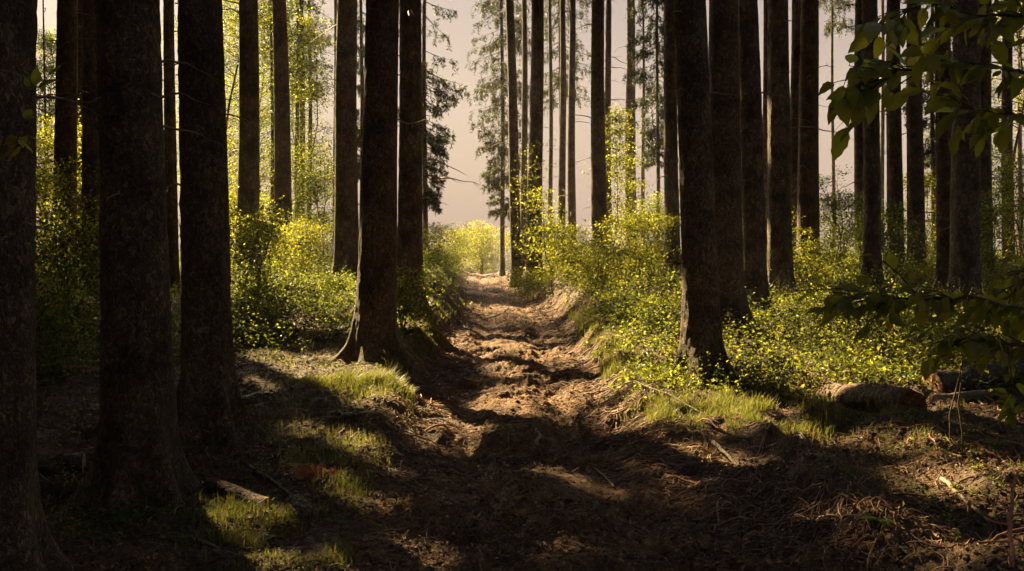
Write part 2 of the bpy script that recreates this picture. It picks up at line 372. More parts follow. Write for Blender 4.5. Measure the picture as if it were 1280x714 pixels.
def crown(base, H, z0, rmax, nb, tufts, size, lx, cull=True, droop=.35, width=.16, hang=0):
    """whorls of drooping boughs with hanging sprays, local coordinates"""
    zz = z0+(H-z0)*rng.random(nb)**1.15
    u = (zz-z0)/(H-z0)
    az = rng.random(nb)*2*math.pi
    L = rmax*(1-u)**.75*(.65+.5*rng.random(nb))+.25
    if hang: L = L*np.clip(.4+(zz-z0)/7, .4, 1.25)
    dirv = np.stack([np.cos(az), np.sin(az), 0*az], 1)
    st = np.stack([lx*zz, 0*zz, zz], 1)
    if cull:
        mid = st+dirv*L[:, None]*.5; mid[:, 2] -= L*droop*.5
        keep = ~in_gap(mid+base, 0)  # leaves out boughs that would shade the chosen sunlit patches
        st, dirv, L, az, zz = st[keep], dirv[keep], L[keep], az[keep], zz[keep]
    nb = len(L)
    wood = MB(); mb = MB()
    if nb == 0: return wood, mb
    ts = np.linspace(0, 1, 5)
    def at_(t, b):
        p = st[b]+dirv[b]*(L[b]*t)[:, None]
        p[:, 2] += L[b]*(-droop*t*1.1+.18*t*t)
        return p
    # bough wood: three-sided tapered tubes, all at once
    ring = []
    for t in ts:
        p = at_(np.full(nb, t), np.arange(nb)); rr = (.008+.012*L)*(1-t*.85)
        s = np.stack([-dirv[:, 1], dirv[:, 0], 0*L], 1)
        ring.append(np.stack([p+s*rr[:, None], p-s*rr[:, None]*.5+np.outer(rr, [0, 0, .87]), p-s*rr[:, None]*.5-np.outer(rr, [0, 0, .87])], 1))
    V = np.stack(ring, 1)
    bi = np.arange(nb)[:, None, None]*15; si = np.arange(4)[None, :, None]*3; q = np.arange(3)[None, None]
    wood.add(V.reshape(-1, 3), np.stack([bi+si+q, bi+si+(q+1) % 3, bi+si+3+(q+1) % 3, bi+si+3+q], -1).reshape(-1, 4))
    if hang:
        K, m = 15, max(4, tufts//15)
        kb = np.repeat(np.arange(nb), K); kt = .12+.95*rng.random(len(kb))**.75
        sg = np.where(rng.random(len(kb)) < .5, -1, 1)
        sd = np.stack([-dirv[kb][:, 1], dirv[kb][:, 0], 0*kt], 1)*(sg*rng.random(len(kb))*.28*L[kb]*(1.2-kt))[:, None]
        hl = (.12+.55*rng.random(len(kb))**1.4)*np.clip(L[kb], .5, 1.6)*.7
        kp = at_(kt, kb)+sd
        j = np.repeat(np.arange(len(kb)), m); u = rng.random(len(j))
        p = kp[j]+dirv[kb][j]*(.12*u*hl[j])[:, None]+sd[j]*(.3*u)[:, None]-np.outer(u*hl[j], [0, 0, 1.])
        n = len(p)
        d = np.outer(np.ones(n), [0, 0, -.75])+.75*rng.normal(size=(n, 3))+dirv[kb][j]*.25
        ln = size*(.5+.7*rng.random(n)); N = rvec(n); wd = ln*width*(.6+.8*rng.random(n))
        k = np.ones(n, bool)
        leaves(mb, p[k], d[k], N[k], ln[k], wd[k], .15)
        return wood, mb
    b = np.repeat(np.arange(nb), tufts); n = len(b)
    t = .12+.9*rng.random(n)**.8
    p = at_(t, b)
    side = np.stack([-dirv[b][:, 1], dirv[b][:, 0], 0*t], 1)*np.where(rng.random(n) < .5, -1, 1)[:, None]
    d = side*(.35+.6*rng.random(n))[:, None]+dirv[b]*.5+np.outer(.3+.9*rng.random(n)+hang*rng.random(n), [0, 0, -1.0])+.25*rng.normal(size=(n, 3))
    ln = size*(.55+.8*rng.random(n))*(1.15-.5*t)
    p = p+side*(rng.random(n)*.10*L[b])[:, None]
    N = np.array([0, 0, 1.])+.5*rng.normal(size=(n, 3)); wd = ln*width*(.6+.8*rng.random(n))
    if cull:
        k = ~in_gap(p+base+unit(d)*ln[:, None]*.5)
        p, d, N, ln, wd = p[k], d[k], N[k], ln[k], wd[k]
    leaves(mb, p, d, N, ln, wd, .15)
    return wood, mb
def dead_branch(r, z, az, L, lx, seed):
    k = 7; t = np.linspace(0, 1, k)
    d = np.array([math.cos(az), math.sin(az)])
    w = np.cumsum(rng.normal(size=(k, 3))*.035*L, 0); w[0] = 0
    pts = np.stack([lx*z+d[0]*(r*.9+L*t), d[1]*(r*.9+L*t), z+L*(.12*t-.35*t*t)+0*t], 1)+w
    mb = MB(); tube(mb, pts, (.005+.008*L)*(1.15-t), 4)
    for _ in range(int(rng.integers(0, 4))):
        s = int(rng.integers(2, k-1)); e = pts[s]+np.array([d[0]*.3+rng.normal()*.3, d[1]*.3+rng.normal()*.3, -.1+rng.normal()*.3])*L*.4
        tube(mb, np.linspace(pts[s], e, 3), [.004, .003, .0015], 3)
    return mb

def spruce(px0, pxb, w, Y, label, H=27.0, z0=None, rmax=2.7, red=False, low=None, fork=None, yb=None, nb=150, deads=None, group=None, cat='tree', name='spruce_tree'):
    b = point(pxb, Y)
    d = w*Y/F; r = d/2
    span = (HZ-0)/F*Y+EYE-b[2]
    lx = (px0-pxb)/F*Y/span
    root = thing(name, b, label, cat, group)
    seed = len(bpy.data.objects)*.37
    near = 2 if Y < 13 else (1 if Y < 21 else 0)
    bark = M['bark_red'] if red else (M['bark'] if Y < 14 else M['bark_far'])
    trunk_mesh(r, H, near, seed, lx, 0, fork).build('trunk', bark, root, True)
    if z0 is None: z0 = max(10.5, 1.6+.249*Y+1.5)
    if low: z0 = low
    fine = low is not None
    wd, nd = crown(b, H, z0, rmax, nb, 260 if fine else 105, .15 if fine else .55, lx, True, .5 if fine else .3, .21 if fine else .34, 1 if fine else 0)
    if nd.n:
        c = nd.build('crown', M['needle'], root)
        if wd.n > 15*8: wd.build('boughs', M['bark_far'], c)
    ztop = min(EYE+.25*Y-b[2]+.3, z0+2)
    nd_ = deads if deads is not None else int(rng.integers(8, 16))
    for q in range(nd_):
        z = 1.3+(ztop-1.3)*rng.random()**.8
        rr = r*(1-(z-2)/(H*1.04))
        L = (.15+.5*rng.random()**2) if Y < 14 else (.3+.8*rng.random())
        dead_branch(rr, z, rng.random()*2*math.pi, L, lx, q).build('dead_branch', M['deadwood'], root)
    return root

rng = np.random.default_rng(101); random.seed(101)
ST = 'trunks standing along the path'
T = spruce
# the left side
T(-34, -54, 138, 4.3, 'thick scaly spruce trunk cut off by the left edge of the view', nb=60)
T(55, 56, 3.4, 30, 'pencil thin dead pole tree beside the leftmost thick trunk', H=12, rmax=.5, z0=9, nb=14, name='dead_tree')
T(82, 82, 28, 19.74, 'dark trunk rising from the bushes right of the leftmost thick trunk')
T(103, 102, 15, 26, 'slim black trunk half hidden beside the huge left foreground trunk')
T(117, 114, 22, 17.5, 'black trunk touching the left side of the huge foreground trunk')
T(167, 172, 78, 6.0, 'huge foreground spruce trunk with broad flared foot, second from left edge', nb=60)
T(213, 213, 15, 18.48, 'narrow dark trunk squeezed between the two big left foreground trunks')
T(252, 255, 57, 7.6, 'big dark spruce trunk just right of the huge foreground one', nb=60)
T(311, 308, 27, 21.46, 'straight black trunk with leafy sapling in front of its foot')
T(348, 356, 21.5, 27.36, 'reddish brown trunk rising out of bright yellow bushes on the left', red=True)
T(339, 340, 5, 34, 'very thin dark stem close behind the reddish brown left trunk', H=16, rmax=1.0, nb=30)
T(377, 377, 8, 38, 'thin far trunk among leafy yellow branches left of the pale gap', H=22, rmax=1.6, nb=50)
T(387, 387, 6, 42, 'thinnest far trunk at the leafy edge of the left pale gap', H=20, rmax=1.4, nb=40)
T(419, 420, 6.5, 42, 'slim far trunk peeping out along the left side of another trunk', H=22, rmax=1.2, nb=30)
T(435, 433, 29, 21.6, 'dark trunk standing right of the left pale gap, foot in sunlit litter', deads=9)
T(479, 464, 45, 11.07, 'stout leaning spruce trunk left of the path behind the grass tuft', deads=12, nb=60)
T(513, 509, 30, 15.19, 'spruce trunk close behind the stout leaning one left of the path', deads=9)
T(519, 522, 13, 30, 'thin trunk hidden behind the left trunk pair nearest the path', rmax=1.6)
# the middle, right of the path's far end
T(636, 648, 13.5, 33, 'slightly tilted trunk nearest the far end of the path', deads=12)
T(655, 656, 9, 41, 'narrow far trunk between the tilted and the forked trunk')
T(671, 669, 19, 28, 'forked dark trunk splitting in two high up, right of path end', fork=(8.3, -.55, .12), deads=14)
T(688, 688, 6, 47, 'slender far stem just right of the forked trunk')
T(703, 703, 9.5, 40, 'left trunk of the narrow pair right of the forked trunk')
T(715, 715, 10.5, 38, 'right trunk of the narrow pair right of the forked trunk')
T(748, 749, 19, 26.5, 'solid brown trunk alone amid yellow shrubs on the right verge')
T(760, 760, 10, 41, 'narrow trunk showing along the right side of the solid brown one')
T(788, 789, 15, 46, 'pale hazy far trunk in the bright gap of the right verge')
T(804, 804, 5.5, 52, 'spindly far stem left of the hanging spruce boughs on right verge', H=20, rmax=1.2, nb=30)
# the right side
T(839, 840, 18, 22, 'dark trunk behind the left flank of the stout right path trunk')
T(861, 875, 43, 9.59, 'stout trunk with grassy foot nearest the path on the right', deads=4, nb=60)
T(905, 912, 40, 13.14, 'thick brown trunk immediately right of the stout path trunk', deads=5, nb=60)
T(934, 941, 29, 14.5, 'medium trunk third in the tight right row', deads=4)
T(957, 957, 9, 34, 'slit thin trunk seen through the gap in the tight right row', deads=6)
T(974, 972, 29, 17, 'black trunk fourth in the tight right row, shrubs at its foot', deads=3)
T(995, 994, 15, 27, 'narrow dark trunk between black trunk and reddish trunk on the right')
T(1011, 1012, 26, 23.5, 'reddish brown trunk at the left rim of the right pale gap', red=True, deads=9)
T(1075, 1076, 14, 27, 'lighter trunk at the right rim of the right pale gap')
T(1088, 1088, 21, 20, 'dark trunk right of the right pale gap behind drooping leaves', deads=4)
T(1103, 1103, 6, 44, 'thread thin stem between two dark trunks behind the drooping leaves')
T(1118, 1118, 19.5, 25.5, 'left one of two even trunks behind the drooping beech leaves')
T(1144, 1144, 20.5, 25, 'right one of two even trunks behind the drooping beech leaves')
T(1180, 1181, 21, 18, 'brown trunk pressed against the left side of a wider black trunk', red=True)
T(1206, 1204, 34, 15.6, 'wide black trunk near the right edge behind the lower beech bough', deads=4)
T(1231, 1231, 19, 25, 'dark trunk showing right of the wide black trunk')
T(1260, 1260, 14, 28, 'slim trunk before yellow leaves close to the right edge')
T(1275, 1275, 6.5, 40, 'thinnest trunk at the very right edge of the view')
# spruces with boughs down low in the mist
S = lambda *a, **k: spruce(*a, low=k.pop('low'), name='spruce_tree', deads=3, **k)
S(531, 531, 6, 34, 'young spruce with hanging boughs left of the open pale gap', H=26, low=2.0, rmax=1.05, nb=250)
S(627, 629, 6, 46, 'hazy spruce with drooping boughs at the right side of the open gap', H=28, low=3.0, rmax=1.2, nb=330)
S(822, 822, 5, 40, 'feathery spruce hanging beside the stout right path trunk', H=20, low=4.0, rmax=1.2, nb=190)
S(372, 372, 6, 40, 'dark spruce top over the yellow leaves at the left pale gap', H=22, low=7.0, rmax=2.0, nb=150)
S(452, 452, 6, 38, 'spruce boughs filling the slot between two left trunks', H=20, low=3.2, rmax=.9, nb=170)
S(1166, 1166, 6, 34, 'lacy spruce behind the gap left of the brown right trunk', H=20, low=2.6, rmax=.95, nb=190)
S(700, 700, 5, 50, 'far spruce whose dark sprays hang high above the narrow pair', H=25, low=8.0, rmax=2.4, nb=170)
S(1040, 1042, 5, 50, 'far spruce with sprays hanging high in the right pale gap', H=25, low=12.0, rmax=2.2, nb=120)

# the forest that closes in outside the picture and shades it
def wood(cands, label, group, nb):
    protos = []
    for X, Y in cands:
        H = 24+6*rng.random(); b = np.array([X, Y, float(height(X, Y, False))])
        root = thing('spruce_tree', b, label, 'tree', group)
        if len(protos) < 3:
            t = trunk_mesh(.2+.04*len(protos), 27, 0, X*.3+Y).build('trunk', M['bark_far'], root, True); protos.append(t)
        else:
            t = random.choice(protos).copy(); col.objects.link(t); t.parent = root
        wd, nd = crown(b, H, 8.0+2*rng.random(), 3.5, nb, 95, .62, 0, True, .3, .44)
        if nd.n:
            c = nd.build('crown', M['needle'], root)
            if wd.n > 15*8: wd.build('boughs', M['bark_far'], c)
rng = np.random.default_rng(102); random.seed(102)
cl, cr, cb = [], [], []
for X in np.arange(-50, -4, 5.6):
    for Y in np.arange(-4, 64, 5.6):
        c = [(X+5*(rng.random()-.5), Y+5*(rng.random()-.5)) for _ in range(40)]
        c = [q for q in c if q[0] < -.54*q[1]-1.2 and q[0] < -3.5]
        if c: cl.append(min(c, key=lambda q: trunk_cost(*q)))
for X in np.arange(4, 26, 4.6):
    for Y in np.arange(-4, 34, 4.6):
        x, y = X+2.6*(rng.random()-.5), Y+2.6*(rng.random()-.5)
        if x > .55*y+1.2 and x > 3.5: cr.append((x, y))
for X in np.arange(-16, 17, 4.6):
    for Y in np.arange(-20, -4, 4.6):
        x, y = X+2.6*(rng.random()-.5), Y+2.6*(rng.random()-.5)
        if abs(x) > 1.5: cb.append((x, y))
wood(cl, 'tall spruce of the wood beyond the left edge of the view', 'spruces outside the view to the left', 270)
wood(cr, 'tall spruce of the wood beyond the right edge of the view', 'spruces outside the view to the right', 60)
wood(cb, 'tall spruce of the wood behind the viewer', 'spruces behind the viewer', 60)

# ------------------------------------------------------------------ broadleaf shrubs and saplings
def broadleaf(name, base, H, rad, z0, nclump, per, ls, label, cat, m='leaf', group=None, flat=.35, stems=1, lean=(0, 0), stem_r=None):
    root = thing(name, base, label, cat, group)
    wood_, lf = MB(), MB()
    sr = stem_r or .006+.005*H
    tops = []
    for s in range(stems):
        k = 8; t = np.linspace(0, 1, k)
        off = (rng.normal(size=2)*rad*.35 if stems > 1 else np.zeros(2))+np.array(lean)*H
        h = H*(.7+.3*rng.random() if stems > 1 else 1)
        wob = np.cumsum(rng.normal(size=(k, 2))*.02*H, 0)
        pts = np.stack([off[0]*t**1.3+wob[:, 0], off[1]*t**1.3+wob[:, 1], -.1+(h+.1)*t], 1)
        tube(wood_, pts, sr*(1.1-t), 6); tops.append(pts)
    wood_o = wood_.build('stem', M['stem'], root, True)
    br = MB()
    P, D = [], []
    for c in range(nclump):
        sp = tops[c % stems]
        u = z0/H+(1-z0/H)*rng.random()**.85
        idx = min(int(u*7), 6); s = sp[idx]+(sp[idx+1]-sp[idx])*(u*7-idx)
        az = rng.random()*2*math.pi
        q = (u-z0/H)/(1-z0/H+1e-6)
        L = rad*(math.sin(math.pi*min(1, .25+.72*q))**.7)*(.35+.75*rng.random())
        e = s+np.array([math.cos(az)*L, math.sin(az)*L, L*(.15+.35*rng.random())])
        mid = (s+e)/2+np.array([0, 0, .08*L])
        tube(br, [s, mid, e], [sr*.35, sr*.22, sr*.08], 3, False)
        n = int(per*2.3*(.5+rng.random()))
        t = .25+.8*rng.random(n)
        w = ls*2.2+L*.22
        p = s+(e-s)*t[:, None]+rng.normal(size=(n, 3))*np.array([w, w, w*flat])
        P.append(p); D.append(unit(np.array([math.cos(az), math.sin(az), -.25])+.7*rng.normal(size=(n, 3))))
    P = np.concatenate(P); D = np.concatenate(D); n = len(P)
    ok = P[:, 2] > .02; P, D = P[ok], D[ok]; n = len(P)
    L = ls*.92*(.45+.9*rng.random(n))
    leaves(lf, P, D, np.array([0, 0, 1.])+.55*rng.normal(size=(n, 3)), L, L*(.5+.2*rng.random(n)), .2)
    br.build('branches', M['stem'], wood_o); lf.build('foliage', M[m], root)
    return root
B = broadleaf
rng = np.random.default_rng(103); random.seed(103)
GB = 'leafy shrubs of the forest edge'
def at(px, Y): return point(px, Y)
# left
B('shrub', at(72, 24), 4.2, 1.5, .2, 90, 60, .075, 'tall bright shrub between the leftmost trunk and the next dark one', 'shrub', stems=6)
B('shrub', at(62, 17), 2.4, 1.1, .1, 60, 55, .065, 'bushy yellow shrub in front of the tall shrub at far left', 'shrub', stems=6)
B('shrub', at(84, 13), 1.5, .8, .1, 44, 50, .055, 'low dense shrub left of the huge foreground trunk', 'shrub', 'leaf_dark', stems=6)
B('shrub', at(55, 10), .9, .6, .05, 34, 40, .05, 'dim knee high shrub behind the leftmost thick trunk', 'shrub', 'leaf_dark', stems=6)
B('beech_tree', at(288, 31), 12, 2.0, 1.0, 150, 52, .085, 'yellow green young beech glowing between two dark left trunks', 'tree', stem_r=.05)
B('beech_tree', at(333, 34), 12, 2.0, 1.0, 150, 52, .085, 'young beech with bright layered leaves behind the reddish left trunk', 'tree', 'leaf_dark', stem_r=.05)
B('beech_tree', at(368, 36), 9, 1.2, .6, 90, 38, .085, 'young beech with leafy branches reaching into the left pale gap', 'tree', stem_r=.04)
B('shrub', at(398, 31), 3.6, 1.0, .2, 80, 48, .075, 'rounded green shrub below the left pale gap', 'shrub', 'leaf_dark', stems=5)
B('shrub', at(378, 24), 1.3, 1.1, .1, 60, 55, .06, 'glowing yellow shrub right of the reddish brown left trunk', 'shrub', stems=6)
B('shrub', at(333, 21), 1.6, .8, .1, 50, 50, .055, 'yellow shrub in the gap left of the reddish brown trunk', 'shrub', stems=6)
B('beech_sapling', at(308, 14.5), 1.7, .42, .1, 34, 26, .06, 'leafy sapling in front of the straight black left trunk', 'sapling', 'leaf_dark', stems=3)
B('shrub', at(292, 22), 2.6, .9, .1, 60, 50, .065, 'tall sunlit shrub right of the big dark left trunk', 'shrub', stems=5)
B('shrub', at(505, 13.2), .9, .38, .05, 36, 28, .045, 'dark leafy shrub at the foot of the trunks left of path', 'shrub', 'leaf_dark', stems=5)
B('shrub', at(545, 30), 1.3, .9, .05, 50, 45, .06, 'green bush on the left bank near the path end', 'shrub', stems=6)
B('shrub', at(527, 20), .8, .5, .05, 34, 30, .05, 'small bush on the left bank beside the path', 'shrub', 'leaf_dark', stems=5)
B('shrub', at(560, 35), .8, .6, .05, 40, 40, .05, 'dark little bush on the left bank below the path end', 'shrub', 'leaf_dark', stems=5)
B('shrub', at(572, 46), 1.7, 1.3, .05, 60, 45, .07, 'yellow green bush left of the path end', 'shrub', stems=6)
B('shrub', at(603, 58), 3.2, 2.0, .2, 110, 60, .085, 'rounded hazy bush closing the far end of the path', 'shrub', stems=7)
B('shrub', at(645, 54), 2.6, 1.2, .1, 60, 45, .08, 'pale bush right behind the path end', 'shrub', stems=6)
B('beech_tree', at(262, 44), 15, 2.6, .5, 190, 60, .1, 'far dense beech closing the view between the two big left trunks', 'tree', 'leaf_dark', stem_r=.06)
B('beech_tree', at(322, 47), 15, 2.6, .5, 190, 60, .1, 'far dark green beech behind the straight black left trunk', 'tree', 'leaf_dark', stem_r=.06)
B('beech_tree', at(368, 50), 12, 2.0, .4, 150, 60, .1, 'far dark green beech behind the thin trunks left of the pale gap', 'tree', 'leaf_dark', stem_r=.06)
B('beech_tree', at(60, 40), 9, 2.6, .4, 170, 60, .1, 'far dark beech behind the tall shrub at far left', 'tree', 'leaf_dark', stem_r=.06)
B('beech_tree', at(1225, 46), 9, 2.4, .4, 140, 55, .1, 'far green beech behind the wide black trunk near the right edge', 'tree', 'leaf_dark', stem_r=.05)
B('shrub', at(345, 13.5), .7, .8, .05, 50, 34, .045, 'dim spreading shrub on the left floor behind the sunlit soil', 'shrub', 'leaf_dark', stems=6)
B('shrub', at(395, 15), .6, .7, .05, 46, 34, .045, 'low dim shrub left of the stout leaning trunk', 'shrub', 'leaf_dark', stems=6)
B('shrub', at(300, 12.6), .6, .5, .05, 44, 34, .045, 'shady shrub at the right side of the big dark left trunk', 'shrub', 'leaf_dark', stems=6)
# right verge
B('shrub', at(650, 29.5), .75, .5, .03, 40, 26, .05, 'low leafy shrub at the foot of the tilted trunk by the path end', 'shrub', stems=5)
B('shrub', at(668, 25.5), .8, .5, .03, 40, 26, .05, 'low leafy shrub at the foot of the forked trunk', 'shrub', stems=5)
B('beech_sapling', at(656, 27), 4.6, .65, 1.0, 34, 12, .075, 'yellow leaved sapling before the tilted and forked trunks', 'sapling', stems=2, stem_r=.018)
B('beech_sapling', at(690, 23), 2.5, .75, .5, 30, 22, .07, 'leaning sapling with layered yellow twigs right of the forked trunk', 'sapling', lean=(-.12, 0), stem_r=.022)
B('shrub', at(716, 24), 1.3, .7, .2, 44, 42, .065, 'airy yellow shrub left of the solid brown trunk', 'shrub', stems=4)
B('beech_sapling', at(764, 29), 4.6, .42, .6, 44, 36, .075, 'upright yellow sapling hugging the right side of the solid brown trunk', 'sapling', stem_r=.02)
B('beech_sapling', at(791, 29), 4.6, .6, .8, 40, 34, .075, 'sparse sapling before the pale hazy trunk', 'sapling', stems=2, stem_r=.018)
B('shrub', at(795, 22), 1.6, .85, .1, 70, 52, .06, 'dense yellow shrub left of the dark trunk on right verge', 'shrub', stems=6)
B('shrub', at(822, 26), 2.0, .7, .2, 56, 40, .07, 'green shrub under the feathery spruce on right verge', 'shrub', 'leaf_dark', stems=5)
B('shrub', at(745, 19), 1.0, .9, .05, 50, 48, .055, 'low bright bush in front of the solid brown trunk', 'shrub', stems=6)
B('shrub', at(690, 30), 1.4, .9, .05, 50, 44, .06, 'bright bush on the right bank at the path end', 'shrub', stems=6)
B('shrub', at(1048, 26), 2.6, .95, .1, 80, 48, .065, 'rounded green shrub at the bottom of the right pale gap', 'shrub', 'leaf_dark', stems=6)
B('shrub', at(1010, 18), 1.3, .6, .05, 44, 42, .055, 'leafy shrub at the feet of the reddish right trunk', 'shrub', stems=5)
B('shrub', at(1110, 21), 1.7, .9, .05, 60, 45, .06, 'shady shrub before the two even trunks', 'shrub', 'leaf_dark', stems=6)
B('shrub', at(1158, 28), 3.0, .8, .1, 56, 44, .07, 'yellow green shrub below the lacy spruce', 'shrub', stems=5)
B('shrub', at(1238, 23), 2.6, .75, .1, 60, 50, .06, 'sunlit shrub between the wide black trunk and the slim one', 'shrub', stems=5)
B('shrub', at(1280, 26), 3.3, 1.0, .1, 80, 50, .07, 'bright shrub at the very right edge under the slim trunk', 'shrub', stems=6)
B('beech_tree', at(1262, 34), 13, 2.2, 4.5, 120, 45, .085, 'young beech with golden leaves high at the right edge', 'tree', stem_r=.06)
B('beech_sapling', at(1205, 6.6), 1.35, .2, .75, 9, 5, .075, 'thin upright sapling with few yellow leaves before the wide black trunk', 'sapling', 'yleaf', stems=2, stem_r=.006)
B('beech_sapling', at(955, 8.8), .55, .2, .1, 18, 8, .038, 'small leafy sapling right of the grassy trunk foot', 'sapling', stems=2, stem_r=.005)
B('beech_sapling', at(845, 8.7), .4, .14, .08, 12, 6, .032, 'tiny bright sapling in the grass left of the grassy trunk foot', 'sapling', stems=2, stem_r=.004)

# ------------------------------------------------------------------ ground cover (stuff)
def scatter(n, x0, x1, y0, y1, power=1.0):
    Y = y0*(y1/y0)**rng.random(n) if power else y0+(y1-y0)*rng.random(n)
    X = x0+(x1-x0)*rng.random(n)
    return X, Y
def cover(name, n, region, hmax, ls, m, label, seedn):
    mb = MB()
    y0 = 4.2 if region is reg_weeds else 7.5; Y = y0*(50/y0)**rng.random(n); X = (rng.random(n)*1.16-.58)*Y
    dens, hh = region(X, Y)
    keep = rng.random(n) < dens
    X, Y, hh = X[keep], Y[keep], hh[keep]; n = len(X)
    z = height(X, Y, False)
    H = hmax*hh*(.25+1.15*np.clip(noise(X*1.7, Y*1.7, seedn)+.5, 0, 1)**1.6)*(.5+.8*rng.random(n))
    lean = np.column_stack([.35*rng.normal(size=(n, 2)), np.ones(n)])*H[:, None]
    base = np.column_stack([X, Y, z-.01])
    st = MB(); strips(st, base, lean, rvec(n), np.linalg.norm(lean, axis=1), .0015+.003*H)
    per = 9; q = np.repeat(np.arange(n), per); u = np.tile(np.linspace(.22, 1.0, per), n)+.06*rng.normal(size=n*per)
    sz = ls*(.45+1.0*rng.random(n)**1.6)*np.clip(.6+Y/30, .8, 1.5)
    a = np.tile(np.arange(per)*2.4, n)+(rng.random(n)*6.28)[q]+.3*rng.normal(size=n*per)
    out = np.column_stack([np.cos(a), np.sin(a), .25+.5*rng.normal(size=n*per)])
    P = base[q]+lean[q]*u[:, None]; P[:, 2] -= .12*H[q]*u*u
    L = sz[q]*(1.2-.55*u)*(.7+.6*rng.random(n*per))
    leaves(mb, P+out*(L*.25)[:, None], out, np.array([0, 0, 1.])+.6*rng.normal(size=(n*per, 3)), L, L*.6, .2)
    o = mb.build(name, M[m]); tag(o, label, 'ground cover', kind='stuff'); so_ = st.build('stems', M['stem'], o); tag(so_, kind='stuff'); return o
def reg_right(X, Y):
    xl, xr = edges(Y)
    d = X-xr-.1+.05*noise(X*3, Y*3, 7)
    s = sstep(d/.6)*sstep((Y-8.6)/.9)*(X > 0)
    patch = np.clip(.75+1.3*noise(X*.8, Y*.8, 91), .15, 1)
    return s*patch, .35+.65*sstep((d-.2)/1.3)
def reg_weeds(X, Y):
    xl, xr = edges(Y)
    return ((X < xl-.25) | (X > xr+.5))*np.clip(.05+1.6*noise(X*1.3, Y*1.3, 95), 0, 1)*(Y < 13), .2+0*X
def reg_left(X, Y):
    xl, xr = edges(Y)
    d = xl-X-.3*sstep((24-Y)/6)+.1
    s = sstep(d/.8)*sstep((Y-(11.5-1.5*np.clip(-X-2.2, 0, 3)))/1.2)*(X < 0)
    patch = np.clip(.85+1.3*noise(X*.8, Y*.8, 92), .15, 1)
    return s*patch*.9, .3+.7*sstep((d-.2)/2.0)
rng = np.random.default_rng(104); random.seed(104)
cover('undergrowth', 30000, reg_right, .62, .046, 'leaf', 'bright knee high undergrowth covering the right verge', 15)
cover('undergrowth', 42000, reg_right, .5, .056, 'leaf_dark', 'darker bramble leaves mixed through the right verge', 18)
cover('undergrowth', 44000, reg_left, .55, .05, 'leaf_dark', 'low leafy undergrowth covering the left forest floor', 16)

cover('undergrowth', 26000, reg_weeds, .6, .03, 'leaf_dark', 'tiny weeds dotted over the shaded foreground floor', 17)
def grass(blobs, label):
    mb = MB()
    for px, py, rx, ry, n, h in blobs:
        c = ground_at(px, py)
        n = int(n*1.5); a = rng.random(n)*2*math.pi; r = np.sqrt(rng.random(n))
        X = c[0]+rx*r*np.cos(a)*(1+.4*rng.normal(size=n)); Y = c[1]+ry*r*np.sin(a)*(1+.3*rng.normal(size=n))
        k = (noise(X*5, Y*5, 33) > -.22) & (pathness(X, Y) < .75)
        X, Y = X[k], Y[k]; m = len(X)
        if m == 0: continue
        z = height(X, Y)-.01
        L = h*(.3+1.1*rng.random(m)**1.5)*(.6+.9*np.clip(noise(X*4, Y*4, 34)+.5, 0, 1))*(1.15-.5*r[k]); W = .0014+.0018*rng.random(m)*np.clip(Y/9, .8, 2)
        d = rvec(m)*np.array([1, 1, 0])
        s = np.stack([-d[:, 1], d[:, 0], 0*X], 1); s = unit(s)*W[:, None]
        b = np.stack([X, Y, z], 1); bend = (.15+.75*rng.random(m))[:, None]*L[:, None]
        p1 = b+np.array([0, 0, .55])*L[:, None]+d*bend*.3; p2 = b+np.array([0, 0, .85])*L[:, None]+d*bend
        v = np.stack([b-s, b+s, p1-s*.8, p1+s*.8, p2], 1); i = np.arange(m)[:, None]*5
        mb.add(v.reshape(-1, 3), i+np.array([[0, 1, 3, 2]])); mb.f.append(mb.f.pop())
        mb.f.append((i+np.array([[2, 3, 4]]))+mb.n-len(v)*5)
    o = mb.build('grass', M['grass']); tag(o, label, 'grass', kind='stuff'); return o
rng = np.random.default_rng(105); random.seed(105)
grass([(470, 482, .42, .42, 5200, .11), (430, 478, .5, .25, 2600, .08), (495, 470, .12, .15, 260, .26), (860, 520, .45, .4, 4500, .13), (950, 520, .6, .4, 3600, .12), (810, 515, .25, .2, 1200, .1),
       (290, 640, .28, .35, 1900, .10), (320, 690, .32, .4, 2200, .09), (440, 700, .3, .25, 900, .08), (430, 570, .35, .4, 1100, .11), (455, 610, .3, .3, 800, .1), (520, 420, .3, 1.2, 900, .1), (545, 430, .2, 1.4, 700, .09),
       (1010, 500, .5, .5, 1800, .12), (1120, 520, .7, .6, 420, .08), (1180, 550, .6, .5, 420, .07), (1060, 600, .25, .25, 300, .07), (770, 460, .3, 1.0, 1500, .14), (720, 410, .3, 2.5, 1800, .16),
       (1230, 570, .5, .4, 900, .06), (60, 690, .2, .3, 300, .07), (360, 655, .15, .2, 350, .09), (380, 700, .3, .15, 500, .07), (560, 400, .3, 2.0, 800, .12)],
      'tufts of short grass on the banks and forest floor')
grass([(330, 560, 1.6, 2.6, 5200, .07), (420, 640, .6, .9, 1500, .06), (480, 480, .9, .9, 2600, .09), (900, 560, .7, .5, 400, .06), (1100, 600, 1.3, 1.2, 900, .05), (1150, 520, 1.6, .8, 1100, .08), (560, 440, .35, 4, 1800, .08), (745, 440, .4, 3.5, 2600, .12), (380, 440, 1.0, 1.0, 1800, .07)],
      'thin scattered grass growing out of the litter')

